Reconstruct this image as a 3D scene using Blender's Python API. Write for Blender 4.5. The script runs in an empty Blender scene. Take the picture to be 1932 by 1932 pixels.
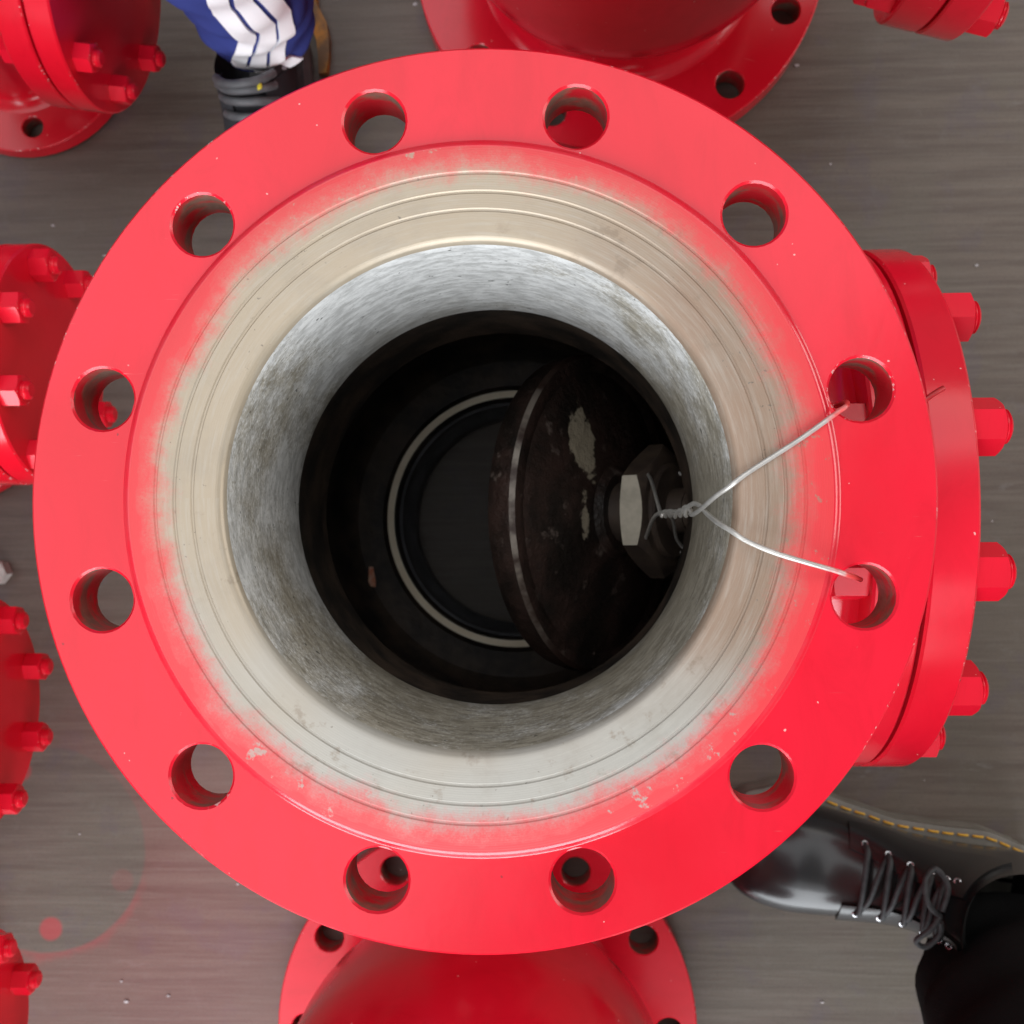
import bpy, bmesh, math, random
from mathutils import Vector, Matrix
random.seed(7)
PI = math.pi
S = bpy.context.scene
COL = S.collection

# ------------------------------------------------------------------ camera
cd = bpy.data.cameras.new('camera')
cam = bpy.data.objects.new('camera', cd); COL.objects.link(cam)
R = Matrix(((0.99913, 0.0083, 0.0408), (-0.00712, 0.99956, -0.02885), (-0.04102, 0.02853, 0.99875)))
cam.matrix_world = Matrix.Translation((0.02925, -0.01756, 0.8862)) @ R.to_4x4()
cd.sensor_width = 36; cd.lens = 36 * 1980 / 1932
cd.clip_start = 0.02; cd.clip_end = 60
cd.dof.use_dof = True; cd.dof.focus_distance = 0.41; cd.dof.aperture_fstop = 19
S.camera = cam

# ------------------------------------------------------------------ light
W = bpy.data.worlds.new('World'); S.world = W; W.use_nodes = True
bg = W.node_tree.nodes['Background']
bg.inputs[0].default_value = (0.93, 0.96, 1.0, 1); bg.inputs[1].default_value = 0.22

def area(name, loc, target, sx, sy, radiance, col, roll=0):
    l = bpy.data.lights.new(name, 'AREA'); l.shape = 'RECTANGLE'; l.size = sx; l.size_y = sy
    l.energy = radiance * PI * sx * sy; l.color = col
    o = bpy.data.objects.new(name, l); COL.objects.link(o); o.location = loc
    if target is None: o.rotation_euler = (0, 0, roll)          # straight down
    else: o.rotation_euler = (Vector(target) - Vector(loc)).to_track_quat('-Z', 'Y').to_euler()
    return o
# bright hall roof-lights overhead, and the open door side of the hall (towards -Y)
area('roof_light', (-1.02, 0.75, 2.75), None, 3.3, 4.4, 1.6, (0.98, 0.98, 1.0), math.radians(-37))
area('right_roof_light', (1.35, 1.75, 2.75), None, 2.0, 1.6, 2.2, (1.0, 0.95, 0.88))
area('far_roof_light', (-0.2, -2.25, 3.0), None, 3.4, 1.2, 1.5, (0.92, 0.96, 1.0))
area('side_window_light', (3.2, 0.75, 1.25), (0.0, 0.1, 0.6), 2.2, 1.7, 4.2, (1.0, 0.965, 0.91))
area('doorway_light', (-0.6, -3.0, 1.75), (-0.6, 0.0, 1.75), 3.4, 3.4, 8.0, (0.91, 0.955, 1.0))

S.view_settings.view_transform = 'Standard'; S.view_settings.look = 'None'
S.view_settings.exposure = -0.08; S.view_settings.gamma = 1
S.view_settings.use_curve_mapping = False

# ------------------------------------------------------------------ material helpers
class NT:
    def __init__(s, name):
        s.m = bpy.data.materials.new(name); s.m.use_nodes = True
        s.t = s.m.node_tree; s.p = s.t.nodes['Principled BSDF']
        s.obj = s.n('ShaderNodeTexCoord').outputs['Object']
    def n(s, typ, **kw):
        nd = s.t.nodes.new(typ)
        for k, v in kw.items(): setattr(nd, k, v)
        return nd
    def set(s, sock, v):
        if hasattr(v, 'is_linked') or isinstance(v, bpy.types.NodeSocket): s.t.links.new(v, sock)
        else:
            if isinstance(v, tuple) and len(v) == 3 and sock.type == 'RGBA': v = v + (1,)
            sock.default_value = v
    def math(s, op, a, b=0.0, c=0.0, clamp=False):
        nd = s.n('ShaderNodeMath', operation=op, use_clamp=clamp)
        s.set(nd.inputs[0], a); s.set(nd.inputs[1], b)
        if len(nd.inputs) > 2: s.set(nd.inputs[2], c)
        return nd.outputs[0]
    def vmul(s, v, k):
        nd = s.n('ShaderNodeVectorMath', operation='MULTIPLY'); s.set(nd.inputs[0], v); nd.inputs[1].default_value = k
        return nd.outputs[0]
    def vadd(s, v, k):
        nd = s.n('ShaderNodeVectorMath', operation='ADD'); s.set(nd.inputs[0], v); nd.inputs[1].default_value = k
        return nd.outputs[0]
    def length(s, v):
        nd = s.n('ShaderNodeVectorMath', operation='LENGTH'); s.set(nd.inputs[0], v); return nd.outputs['Value']
    def xyz(s, v):
        nd = s.n('ShaderNodeSeparateXYZ'); s.set(nd.inputs[0], v); return nd.outputs
    def comb(s, x, y, z):
        nd = s.n('ShaderNodeCombineXYZ')
        for i, q in enumerate((x, y, z)): s.set(nd.inputs[i], q)
        return nd.outputs[0]
    def noise(s, scale, detail=3, rough=0.55, vec=None, dist=0.0):
        nd = s.n('ShaderNodeTexNoise'); s.set(nd.inputs['Vector'], vec if vec is not None else s.obj)
        nd.inputs['Scale'].default_value = scale; nd.inputs['Detail'].default_value = detail
        nd.inputs['Roughness'].default_value = rough; nd.inputs['Distortion'].default_value = dist
        return nd.outputs['Fac']
    def step(s, v, a, b):      # smoothstep a..b (a may exceed b)
        nd = s.n('ShaderNodeMapRange', interpolation_type='SMOOTHSTEP')
        s.set(nd.inputs['Value'], v)
        if a < b:
            nd.inputs['From Min'].default_value = a; nd.inputs['From Max'].default_value = b
        else:
            nd.inputs['From Min'].default_value = b; nd.inputs['From Max'].default_value = a
            nd.inputs['To Min'].default_value = 1; nd.inputs['To Max'].default_value = 0
        return nd.outputs[0]
    def mix(s, f, a, b):
        nd = s.n('ShaderNodeMix', data_type='RGBA')
        s.set(nd.inputs[0], f); s.set(nd.inputs[6], a); s.set(nd.inputs[7], b)
        return nd.outputs[2]
    def bump(s, h, strength, dist):
        nd = s.n('ShaderNodeBump'); nd.inputs['Strength'].default_value = strength; nd.inputs['Distance'].default_value = dist
        s.set(nd.inputs['Height'], h); s.t.links.new(nd.outputs[0], s.p.inputs['Normal']); return nd
    def out(s, base=None, rough=None, metal=None, **kw):
        if base is not None: s.set(s.p.inputs['Base Color'], base)
        if rough is not None: s.set(s.p.inputs['Roughness'], rough)
        if metal is not None: s.set(s.p.inputs['Metallic'], metal)
        for k, v in kw.items(): s.set(s.p.inputs[k.replace('_', ' ')], v)
        return s.m

RED = (0.70, 0.008, 0.028); RED2 = (0.62, 0.006, 0.019)
def specks(q, scale, share, size):
    # small separate dots: dust and nibs in the paint, in a random share of the cells
    w = q.n('ShaderNodeVectorMath', operation='ADD'); q.set(w.inputs[0], q.obj)
    q.set(w.inputs[1], q.vmul(q.comb(q.noise(200, 2), q.noise(230, 2), q.noise(250, 2)), (0.003, 0.003, 0.003)))
    v = q.n('ShaderNodeTexVoronoi'); q.set(v.inputs['Vector'], w.outputs[0]); v.inputs['Scale'].default_value = scale
    r, g, b = q.xyz(v.outputs['Color'])
    sz = q.math('MULTIPLY', g, size)
    near = q.step(q.math('SUBTRACT', v.outputs['Distance'], sz), 0.04, 0.0)
    return q.math('MULTIPLY', near, q.math('LESS_THAN', r, share))
def red_layers(q):
    base = q.mix(q.step(q.noise(9, 2), 0.35, 0.7), RED, RED2)
    base = q.mix(q.math('MULTIPLY', q.step(q.noise(1.0, 5, 0.7, vec=q.vmul(q.obj, (55, 22, 40)), dist=0.8), 0.42, 0.75), 0.35), base, (0.50, 0.004, 0.014))
    sp = specks(q, 150, 0.34, 0.06)
    q.sp = sp
    base = q.mix(q.math('MULTIPLY', sp, 0.75), base, (0.78, 0.42, 0.40))
    base = q.mix(q.math('MULTIPLY', specks(q, 95, 0.16, 0.06), 0.8), base, (0.12, 0.02, 0.02))
    scr = q.math('MULTIPLY', q.step(q.noise(1.0, 3, 0.6, vec=q.vmul(q.obj, (40, 900, 300)), dist=0.4), 0.70, 0.76), q.step(q.noise(13, 2), 0.55, 0.65))
    base = q.mix(q.math('MULTIPLY', scr, 0.45), base, (0.80, 0.30, 0.28))
    return base
def mat_red():
    q = NT('red_paint')
    b = red_layers(q)
    q.bump(q.math('ADD', q.math('MULTIPLY', q.noise(330, 2), 0.35), q.sp), 0.20, 0.0004)
    return q.out(b, q.math('ADD', q.math('MULTIPLY', q.noise(30, 3), 0.14), 0.13), 0.0, Specular_IOR_Level=0.56)
def mat_edge():
    q = NT('red_paint_worn_edge')
    chip = q.math('MULTIPLY', q.step(q.noise(520, 3), 0.58, 0.66), q.step(q.noise(16, 2), 0.50, 0.64))
    b = q.mix(chip, red_layers(q), (0.62, 0.52, 0.50))
    q.bump(q.noise(400, 2), 0.25, 0.0004)
    return q.out(b, 0.24, 0.0)
def mat_hole():
    q = NT('drilled_hole_wall')
    z = q.xyz(q.obj)[2]
    m = q.step(q.noise(55, 4, vec=q.vmul(q.obj, (1, 1, 2.2))), 0.42, 0.62)
    rust = q.mix(q.noise(300, 3), (0.10, 0.055, 0.035), (0.22, 0.15, 0.11))
    q.bump(q.noise(500, 3), 0.3, 0.0004)
    return q.out(q.mix(m, (0.45, 0.012, 0.02), rust), 0.42, 0.0)
def mat_face():
    q = NT('machined_face_with_overspray')
    x, y, z = q.xyz(q.obj)
    r = q.length(q.comb(x, y, 0.0))
    n1 = q.math('SUBTRACT', q.noise(13, 4, 0.62), 0.5)
    n2 = q.math('SUBTRACT', q.noise(130, 4, 0.65), 0.5)
    ang = q.n('ShaderNodeMath', operation='ARCTAN2'); q.set(ang.inputs[0], y); q.set(ang.inputs[1], x)
    rn = q.noise(1.0, 5, 0.7, vec=q.comb(q.math('MULTIPLY', ang.outputs[0], 5.0), q.math('MULTIPLY', r, 700.0), 0.0))
    # spray fog drifted further in on the +X side
    e = q.math('ADD', r, q.math('MULTIPLY', n1, 0.026))
    e = q.math('ADD', e, q.math('MULTIPLY', n2, 0.007))
    e = q.math('ADD', e, q.math('MULTIPLY', q.step(q.math('ADD', x, q.math('MULTIPLY', y, -0.25)), 0.045, 0.15), 0.0035))
    fog = q.math('MULTIPLY', q.step(e, 0.1105, 0.1330), 1.0)
    grain = q.math('SUBTRACT', q.noise(1300, 2, 0.6), 0.5)
    grain = q.math('ADD', q.math('MULTIPLY', grain, 0.40), q.math('MULTIPLY', n2, 0.35))
    fog = q.step(q.math('ADD', fog, grain), 0.06, 1.0)
    solid = q.step(q.math('ADD', e, q.math('MULTIPLY', q.math('SUBTRACT', rn, 0.5), 0.006)), 0.1250, 0.1310)
    scr = q.math('MULTIPLY', q.step(q.noise(140, 4, 0.7), 0.60, 0.68), q.step(q.noise(11, 1), 0.50, 0.62))
    paint = q.math('MULTIPLY', q.math('MAXIMUM', q.math('MULTIPLY', fog, 0.9), q.math('MULTIPLY', solid, 0.96)), q.math('SUBTRACT', 1.0, q.math('MULTIPLY', scr, 0.75)))
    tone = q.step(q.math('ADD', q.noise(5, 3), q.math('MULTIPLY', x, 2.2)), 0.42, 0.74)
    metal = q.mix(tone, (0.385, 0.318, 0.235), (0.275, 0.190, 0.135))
    metal = q.mix(q.step(q.math('ADD', q.noise(7, 3), q.math('MULTIPLY', y, -2.0)), 0.50, 0.78), metal, (0.385, 0.368, 0.33))  # paler grey towards -Y: window gloss put into the metal colour
    stain = q.math('MULTIPLY', q.step(q.noise(85, 4, 0.7), 0.56, 0.68), q.step(q.noise(15, 2), 0.46, 0.58))
    metal = q.mix(q.math('MULTIPLY', stain, 0.55), metal, (0.20, 0.145, 0.10))
    pits = q.math('MULTIPLY', q.step(q.noise(480, 2), 0.70, 0.76), q.step(q.noise(22, 2), 0.44, 0.6))
    metal = q.mix(q.math('MULTIPLY', pits, 0.7), metal, (0.10, 0.085, 0.07))
    metal = q.mix(q.math('MULTIPLY', q.step(q.noise(38, 4, 0.7), 0.45, 0.72), 0.30), metal, (0.27, 0.235, 0.19))
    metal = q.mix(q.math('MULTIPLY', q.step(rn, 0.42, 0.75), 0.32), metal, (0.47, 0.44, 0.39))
    ring = q.n('ShaderNodeTexWave', wave_type='RINGS', rings_direction='Z', wave_profile='SIN')
    q.set(ring.inputs['Vector'], q.obj); ring.inputs['Scale'].default_value = 360; ring.inputs['Distortion'].default_value = 0.6
    ring.inputs['Detail'].default_value = 1
    h = q.math('ADD', q.math('MULTIPLY', ring.outputs['Fac'], 0.5), q.noise(300, 2))
    q.bump(h, 0.10, 0.0003)
    pr = q.mix(paint, metal, (0.66, 0.03, 0.04))
    return q.out(pr, q.math('ADD', 0.34, q.math('MULTIPLY', rn, 0.14)), q.math('MULTIPLY', q.math('SUBTRACT', 1.0, paint), 0.30))
def mat_bore():
    q = NT('bore_bare_metal')
    x, y, z = q.xyz(q.obj)
    ang = q.n('ShaderNodeMath', operation='ARCTAN2'); q.set(ang.inputs[0], y); q.set(ang.inputs[1], x)
    a = ang.outputs[0]
    # cos/sin keep the streaks seamless round the bore
    ca = q.math('COSINE', a); sa = q.math('SINE', a)
    v1 = q.comb(q.math('MULTIPLY', ca, 11.0), q.math('MULTIPLY', sa, 11.0), q.math('MULTIPLY', z, 240.0))
    v2 = q.comb(q.math('MULTIPLY', ca, 55.0), q.math('MULTIPLY', sa, 55.0), q.math('MULTIPLY', z, 1000.0))
    s1 = q.noise(1.0, 5, 0.65, vec=v1); s2 = q.noise(1.0, 4, 0.7, vec=v2)
    # polished patches against dull, oily casting skin, plus a painted bright side
    pol_lit = q.noise(1.0, 4, 0.62, vec=q.comb(q.math('MULTIPLY', ca, 1.6), q.math('MULTIPLY', sa, 1.6), q.math('MULTIPLY', z, 11.0)))
    side = q.math('ADD', q.math('MULTIPLY', sa, 0.10), q.math('MULTIPLY', ca, -0.09))  # bore wall that faces the light, brightened in the colour
    pol_lit = q.math('ADD', pol_lit, side)
    pol_lit = q.math('ADD', pol_lit, q.math('MULTIPLY', q.math('SUBTRACT', s2, 0.5), 0.55))
    pm = q.step(pol_lit, 0.40, 0.62)
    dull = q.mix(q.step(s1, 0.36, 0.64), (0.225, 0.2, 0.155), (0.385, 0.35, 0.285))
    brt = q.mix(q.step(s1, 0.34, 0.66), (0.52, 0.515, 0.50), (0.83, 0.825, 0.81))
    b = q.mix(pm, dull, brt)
    b = q.mix(q.math('MULTIPLY', q.step(s2, 0.58, 0.74), 0.7), b, (0.86, 0.87, 0.89))
    b = q.mix(q.math('MULTIPLY', q.step(s2, 0.42, 0.28), 0.5), b, (0.13, 0.12, 0.10))
    low_brown = q.step(q.math('ADD', q.noise(14, 4, 0.65), q.math('MULTIPLY', q.math('SUBTRACT', 0.43, z), 1.3)), 0.52, 0.70)  # brown mottling, denser towards the lower end of the bore
    b = q.mix(q.math('MULTIPLY', low_brown, 0.4), b, (0.24, 0.205, 0.15))
    pit = q.math('MULTIPLY', q.step(q.noise(260, 2), 0.70, 0.75), 0.85)
    b = q.mix(pit, b, (0.03, 0.028, 0.025))
    q.bump(q.math('ADD', s2, q.math('MULTIPLY', s1, 1.2)), 0.35, 0.0005)
    return q.out(b, q.math('ADD', 0.36, q.math('MULTIPLY', s2, 0.2)), q.math('MULTIPLY', pm, 0.25))
def mat_plain(name, c1, c2, scale, rough, metal=0.0, bump=0.0, bd=0.0005, **kw):
    q = NT(name)
    b = q.mix(q.step(q.noise(scale, 4, 0.6), 0.35, 0.68), c1, c2)
    if bump: q.bump(q.noise(scale * 4, 3), bump, bd)
    return q.out(b, rough, metal, **kw)
def mat_disc():
    q = NT('rusty_disc_primer')
    b = q.mix(q.step(q.noise(26, 4, 0.65), 0.36, 0.66), (0.018, 0.0135, 0.011), (0.062, 0.035, 0.028))
    b = q.mix(q.step(q.noise(70, 4, 0.7), 0.60, 0.72), b, (0.17, 0.13, 0.11))
    # a bare scraped patch on the back of the disc
    d = q.length(q.vmul(q.vadd(q.obj, (0.034, -0.041, -0.010)), (1.35, 0.80, 1.0)))
    d = q.math('ADD', d, q.math('MULTIPLY', q.math('SUBTRACT', q.noise(75, 4, 0.7), 0.5), 0.034))
    b = q.mix(q.step(d, 0.0172, 0.0150), b, (0.47, 0.40, 0.29))
    d2 = q.length(q.vmul(q.vadd(q.obj, (0.036, 0.004, -0.010)), (2.6, 0.6, 1.0)))
    d2 = q.math('ADD', d2, q.math('MULTIPLY', q.math('SUBTRACT', q.noise(110, 4, 0.7), 0.5), 0.030))
    b = q.mix(q.step(d2, 0.0075, 0.0055), b, (0.40, 0.34, 0.25))
    q.bump(q.noise(90, 5, 0.7), 0.7, 0.003)
    return q.out(b, 0.42, 0.15)
def mat_floor():
    q = NT('dark_streaked_floor')
    st = q.noise(1.0, 5, 0.65, vec=q.vmul(q.obj, (5.0, 95.0, 1)))
    st2 = q.noise(1.0, 4, 0.6, vec=q.vmul(q.obj, (14.0, 320.0, 1)))
    bl = q.noise(7, 3); bl2 = q.noise(19, 4, 0.65)
    b = q.mix(q.step(st, 0.30, 0.72), (0.088, 0.066, 0.052), (0.140, 0.114, 0.091))
    b = q.mix(q.math('MULTIPLY', q.step(bl, 0.48, 0.62), 0.55), b, (0.112, 0.097, 0.074))
    b = q.mix(q.math('MULTIPLY', q.step(bl2, 0.53, 0.66), 0.40), b, (0.092, 0.073, 0.086))
    b = q.mix(q.math('MULTIPLY', q.step(st2, 0.46, 0.70), 0.32), b, (0.165, 0.145, 0.122))
    scuff = q.math('MULTIPLY', q.step(q.noise(1.0, 4, 0.7, vec=q.vmul(q.obj, (22, 60, 1))), 0.60, 0.70), q.step(q.noise(4, 1), 0.45, 0.6))
    b = q.mix(q.math('MULTIPLY', scuff, 0.35), b, (0.20, 0.19, 0.18))
    grain = q.noise(420, 4, 0.8)
    b = q.mix(q.math('MULTIPLY', q.step(grain, 0.50, 0.72), 0.35), b, (0.04, 0.034, 0.030))
    b = q.mix(q.math('MULTIPLY', q.step(q.noise(48, 5, 0.75), 0.52, 0.75), 0.30), b, (0.16, 0.145, 0.13))
    # red overspray left round a flange that stood here while it was painted
    def dist(cx, cy, jit=0.0):
        v = q.length(q.vmul(q.vadd(q.obj, (-cx, -cy, 0)), (1, 1, 0)))
        if jit: v = q.math('ADD', v, q.math('MULTIPLY', q.math('SUBTRACT', q.noise(30, 3), 0.5), jit))
        return v
    cx, cy, rr = -0.408, -0.277, 0.0865
    inside = q.step(dist(cx, cy, 0.003), rr + 0.002, rr - 0.0015)
    halo = q.math('MULTIPLY', q.math('POWER', q.step(dist(cx, cy, 0.03), rr + 0.020, rr - 0.002), 1.3), q.math('MULTIPLY', q.step(q.xyz(q.obj)[1], -0.26, -0.34), 0.33))
    far = q.math('MULTIPLY', q.step(dist(-0.28, -0.36, 0.12), 0.36, 0.02), 0.13)
    spray = q.math('MULTIPLY', q.math('MAXIMUM', halo, far), q.math('SUBTRACT', 1.0, inside))
    for k, (ax, ay, st_) in enumerate(((-0.4025, -0.3435, 0.55), (-0.3405, -0.3025, 0.10), (-0.43, -0.21, 0.6), (-0.47, -0.30, 0.6))):
        spray = q.math('MAXIMUM', spray, q.math('MULTIPLY', q.step(dist(ax, ay, 0.004), 0.0115, 0.0075), st_))
    b = q.mix(spray, b, (0.46, 0.020, 0.035))
    q.bump(q.math('ADD', st2, q.math('MULTIPLY', q.noise(160, 3), 0.5)), 0.25, 0.0006)
    return q.out(b, q.math('ADD', 0.40, q.math('MULTIPLY', st, 0.18)), 0.0, Specular_IOR_Level=0.45)
def mat_cloth(name, c1, c2, scale, weave=900, **kw):
    q = NT(name)
    b = q.mix(q.noise(scale, 3), c1, c2)
    q.bump(q.math('ADD', q.noise(weave, 2), q.math('MULTIPLY', q.noise(22, 3), 2.0)), 0.35, 0.0012)
    return q.out(b, 0.9, 0.0, Specular_IOR_Level=0.08, **kw)

M = {}
M['red'] = mat_red(); M['edge'] = mat_edge(); M['hole'] = mat_hole(); M['face'] = mat_face(); M['step'] = mat_plain('glossy_painted_step', (0.66, 0.012, 0.03), (0.60, 0.03, 0.045), 60, 0.16, 0, 0.12, 0.0003, Specular_IOR_Level=0.7); M['bore'] = mat_bore()
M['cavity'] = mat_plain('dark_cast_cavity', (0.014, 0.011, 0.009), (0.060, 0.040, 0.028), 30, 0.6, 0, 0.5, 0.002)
M['lowbore'] = mat_plain('grey_inlet_bore', (0.10, 0.10, 0.105), (0.17, 0.17, 0.18), 30, 0.55, 0.0, 0.2)  # mottled neutral grey throughout
M['seat'] = mat_plain('machined_seat', (0.74, 0.63, 0.46), (0.82, 0.73, 0.57), 40, 0.35, 0.15)
M['disc'] = mat_disc()
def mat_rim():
    q = NT('worn_shaded_rim')
    w = q.math('MULTIPLY', q.step(q.noise(60, 4), 0.36, 0.62), q.step(q.xyz(q.obj)[0], -0.045, -0.085))  # pale wear only on the free edge; shade elsewhere painted in
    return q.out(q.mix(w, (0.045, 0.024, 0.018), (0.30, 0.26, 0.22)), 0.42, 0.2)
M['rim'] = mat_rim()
M['nutlit'] = mat_plain('lit_nut_flank', (0.40, 0.36, 0.29), (0.52, 0.47, 0.38), 90, 0.5, 0.1, 0.3)  # light on one flank of the disc nut, put into the colour
M['arm'] = mat_plain('dark_hinge_casting', (0.05, 0.035, 0.028), (0.10, 0.07, 0.05), 40, 0.55, 0.1, 0.4, 0.001)
def mat_wire():
    q = NT('tie_wire_steel')
    b = q.mix(q.noise(160, 3), (0.36, 0.34, 0.31), (0.66, 0.64, 0.61))
    xx = q.math('ADD', q.xyz(q.obj)[0], q.math('MULTIPLY', q.noise(120, 3), 0.03))
    pn = q.step(xx, 0.139, 0.152)
    q.bump(q.noise(600, 2), 0.3, 0.0004)
    return q.out(q.mix(pn, b, (0.62, 0.05, 0.05)), 0.38, q.math('MULTIPLY', q.math('SUBTRACT', 1.0, pn), 0.5))
M['wire'] = mat_wire()
M['wirered'] = mat_plain('painted_wire_end', (0.5, 0.01, 0.02), (0.3, 0.02, 0.02), 120, 0.3)
M['floor'] = mat_floor()
M['blackcloth'] = mat_cloth('black_trouser_cloth', (0.0045, 0.0045, 0.005), (0.009, 0.0085, 0.008), 30)
M['navy'] = mat_cloth('navy_trouser_cloth', (0.036, 0.050, 0.20), (0.052, 0.070, 0.28), 18)
M['white'] = mat_plain('white_printed_stripe', (0.90, 0.91, 0.93), (0.93, 0.94, 0.95), 60, 0.55)
M['leather'] = mat_plain('polished_black_leather', (0.008, 0.008, 0.009), (0.013, 0.012, 0.011), 25, 0.25, 0, 0.05, 0.0006, Specular_IOR_Level=0.5, Coat_Weight=0.15, Coat_Roughness=0.12)
M['sole'] = mat_plain('dull_grey_rubber_sole', (0.115, 0.107, 0.088), (0.155, 0.147, 0.124), 40, 0.42, 0, 0.1)
M['lace'] = mat_plain('black_lace', (0.016, 0.016, 0.017), (0.03, 0.03, 0.032), 200, 0.7, 0, 0.5, 0.0006)
M['stitch'] = mat_plain('yellow_thread', (0.72, 0.38, 0.02), (0.85, 0.50, 0.05), 200, 0.6)
M['eyelet'] = mat_plain('eyelet_metal', (0.45, 0.45, 0.47), (0.6, 0.6, 0.62), 100, 0.25, 0.9)
M['sneaker'] = mat_cloth('dark_shoe_mesh', (0.022, 0.023, 0.026), (0.060, 0.062, 0.068), 60, 400)
M['sneaksole'] = mat_plain('dark_shoe_sole', (0.07, 0.075, 0.08), (0.13, 0.135, 0.14), 50, 0.55)
M['yellowtag'] = mat_plain('yellow_tab', (0.55, 0.45, 0.02), (0.65, 0.55, 0.05), 200, 0.6)
M['orange'] = mat_plain('worn_orange_coating', (0.16, 0.08, 0.03), (0.62, 0.25, 0.015), 45, 0.5, 0, 0.3)
M['chips'] = mat_plain('pale_chips', (0.35, 0.33, 0.33), (0.6, 0.58, 0.58), 80, 0.6)
M['flake'] = mat_plain('orange_paint_flake', (0.75, 0.22, 0.12), (0.8, 0.5, 0.35), 150, 0.5)
M['hexpale'] = mat_plain('pale_plated_nut', (0.42, 0.41, 0.38), (0.55, 0.54, 0.50), 120, 0.4, 0.2)

# ------------------------------------------------------------------ mesh helpers
def mesh_from(bm, name, mats, angle=35, smooth=True):
    bmesh.ops.recalc_face_normals(bm, faces=bm.faces[:])
    me = bpy.data.meshes.new(name); bm.to_mesh(me); bm.free()
    for m in (mats if isinstance(mats, (list, tuple)) else [mats]): me.materials.append(m)
    if smooth:
        me.polygons.foreach_set('use_smooth', [True] * len(me.polygons))
        me.set_sharp_from_angle(angle=math.radians(angle))
    return me
def obj(name, me, parent=None, loc=(0, 0, 0), rot=(0, 0, 0)):
    o = bpy.data.objects.new(name, me); COL.objects.link(o)
    o.location = loc; o.rotation_euler = rot
    if parent: o.parent = parent
    return o
def thing(name, label, cat, loc=(0, 0, 0), rz=0, group=None, me=None):
    o = obj(name, me, None, loc, (0, 0, rz)); o['label'] = label; o['category'] = cat
    if group: o['group'] = group
    return o
def lathe(profile, seg=96, closed=False, mats=None):
    """profile: [(r,z[,mat])] revolved round Z"""
    bm = bmesh.new(); rings = []
    for pt in profile:
        r, z = pt[0], pt[1]
        if r < 1e-6: rings.append([bm.verts.new((0, 0, z))])
        else: rings.append([bm.verts.new((r * math.cos(2 * PI * i / seg), r * math.sin(2 * PI * i / seg), z)) for i in range(seg)])
    pr = list(zip(rings, rings[1:])) + ([(rings[-1], rings[0])] if closed else [])
    for k, (a, b) in enumerate(pr):
        mi = profile[k][2] if len(profile[k]) > 2 else 0
        for i in range(seg):
            j = (i + 1) % seg
            if len(a) == 1 and len(b) == 1: continue
            if len(a) == 1: f = bm.faces.new((a[0], b[i], b[j]))
            elif len(b) == 1: f = bm.faces.new((a[i], a[j], b[0]))
            else: f = bm.faces.new((a[i], a[j], b[j], b[i]))
            f.material_index = mi
    return bm
def arc(cx, cz, r, a0, a1, n):
    return [(cx + r * math.cos(math.radians(a0 + (a1 - a0) * i / n)), cz + r * math.sin(math.radians(a0 + (a1 - a0) * i / n))) for i in range(n + 1)]
def holed_flange(r_in, r_out, pcd, nh, rh, z0, z1, phase, ch=0.0009, na=14, ns=8):
    """a drilled ring: real holes with chamfered mouths. mats 0 paint, 1 hole wall, 2 worn edge"""
    bm = bmesh.new(); st = 2 * PI / nh
    for k in range(nh):
        tc = phase + k * st; t0, t1 = tc - st / 2, tc + st / 2
        hx, hy = pcd * math.cos(tc), pcd * math.sin(tc)
        ro = r_out - ch
        P = [(ro, t0 + (t1 - t0) * i / na) for i in range(na)]
        P += [(ro + (r_in - ro) * i / ns, t1) for i in range(ns)]
        P += [(r_in, t1 + (t0 - t1) * i / na) for i in range(na)]
        P += [(r_in + (ro - r_in) * i / ns, t0) for i in range(ns)]
        n = len(P)
        bxy = [(r * math.cos(t), r * math.sin(t)) for r, t in P]
        dirs = [math.atan2(y - hy, x - hx) for x, y in bxy]
        def loop_b(z): return [bm.verts.new((x, y, z)) for x, y in bxy]
        def loop_h(r, z): return [bm.verts.new((hx + r * math.cos(d), hy + r * math.sin(d), z)) for d in dirs]
        L = [loop_b(z1), loop_h(rh + ch, z1), loop_h(rh, z1 - ch), loop_h(rh, z0 + ch), loop_h(rh + ch, z0), loop_b(z0)]
        mi = [0, 2, 1, 2, 0]
        for q in range(5):
            for i in range(n):
                j = (i + 1) % n
                bm.faces.new((L[q][i], L[q][j], L[q + 1][j], L[q + 1][i])).material_index = mi[q]
        ra = [bm.verts.new((r_out * math.cos(P[i][1]), r_out * math.sin(P[i][1]), z1 - ch)) for i in range(na + 1)]
        rb = [bm.verts.new((r_out * math.cos(P[i][1]), r_out * math.sin(P[i][1]), z0 + ch)) for i in range(na + 1)]
        for i in range(na):
            bm.faces.new((L[0][i], L[0][i + 1], ra[i + 1], ra[i])).material_index = 2
            bm.faces.new((ra[i], ra[i + 1], rb[i + 1], rb[i]))
            bm.faces.new((rb[i], rb[i + 1], L[5][i + 1], L[5][i])).material_index = 2
            a, b = na + ns + i, na + ns + i + 1
            bm.faces.new((L[0][a], L[0][b % n], L[5][b % n], L[5][a]))
    bmesh.ops.remove_doubles(bm, verts=bm.verts[:], dist=2e-6)
    return bm
def rotate_x_axis(bm):      # turn a shape built along +Z so that it points along +X
    bmesh.ops.rotate(bm, verts=bm.verts[:], cent=(0, 0, 0), matrix=Matrix.Rotation(PI / 2, 3, 'Y'))
    return bm
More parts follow.
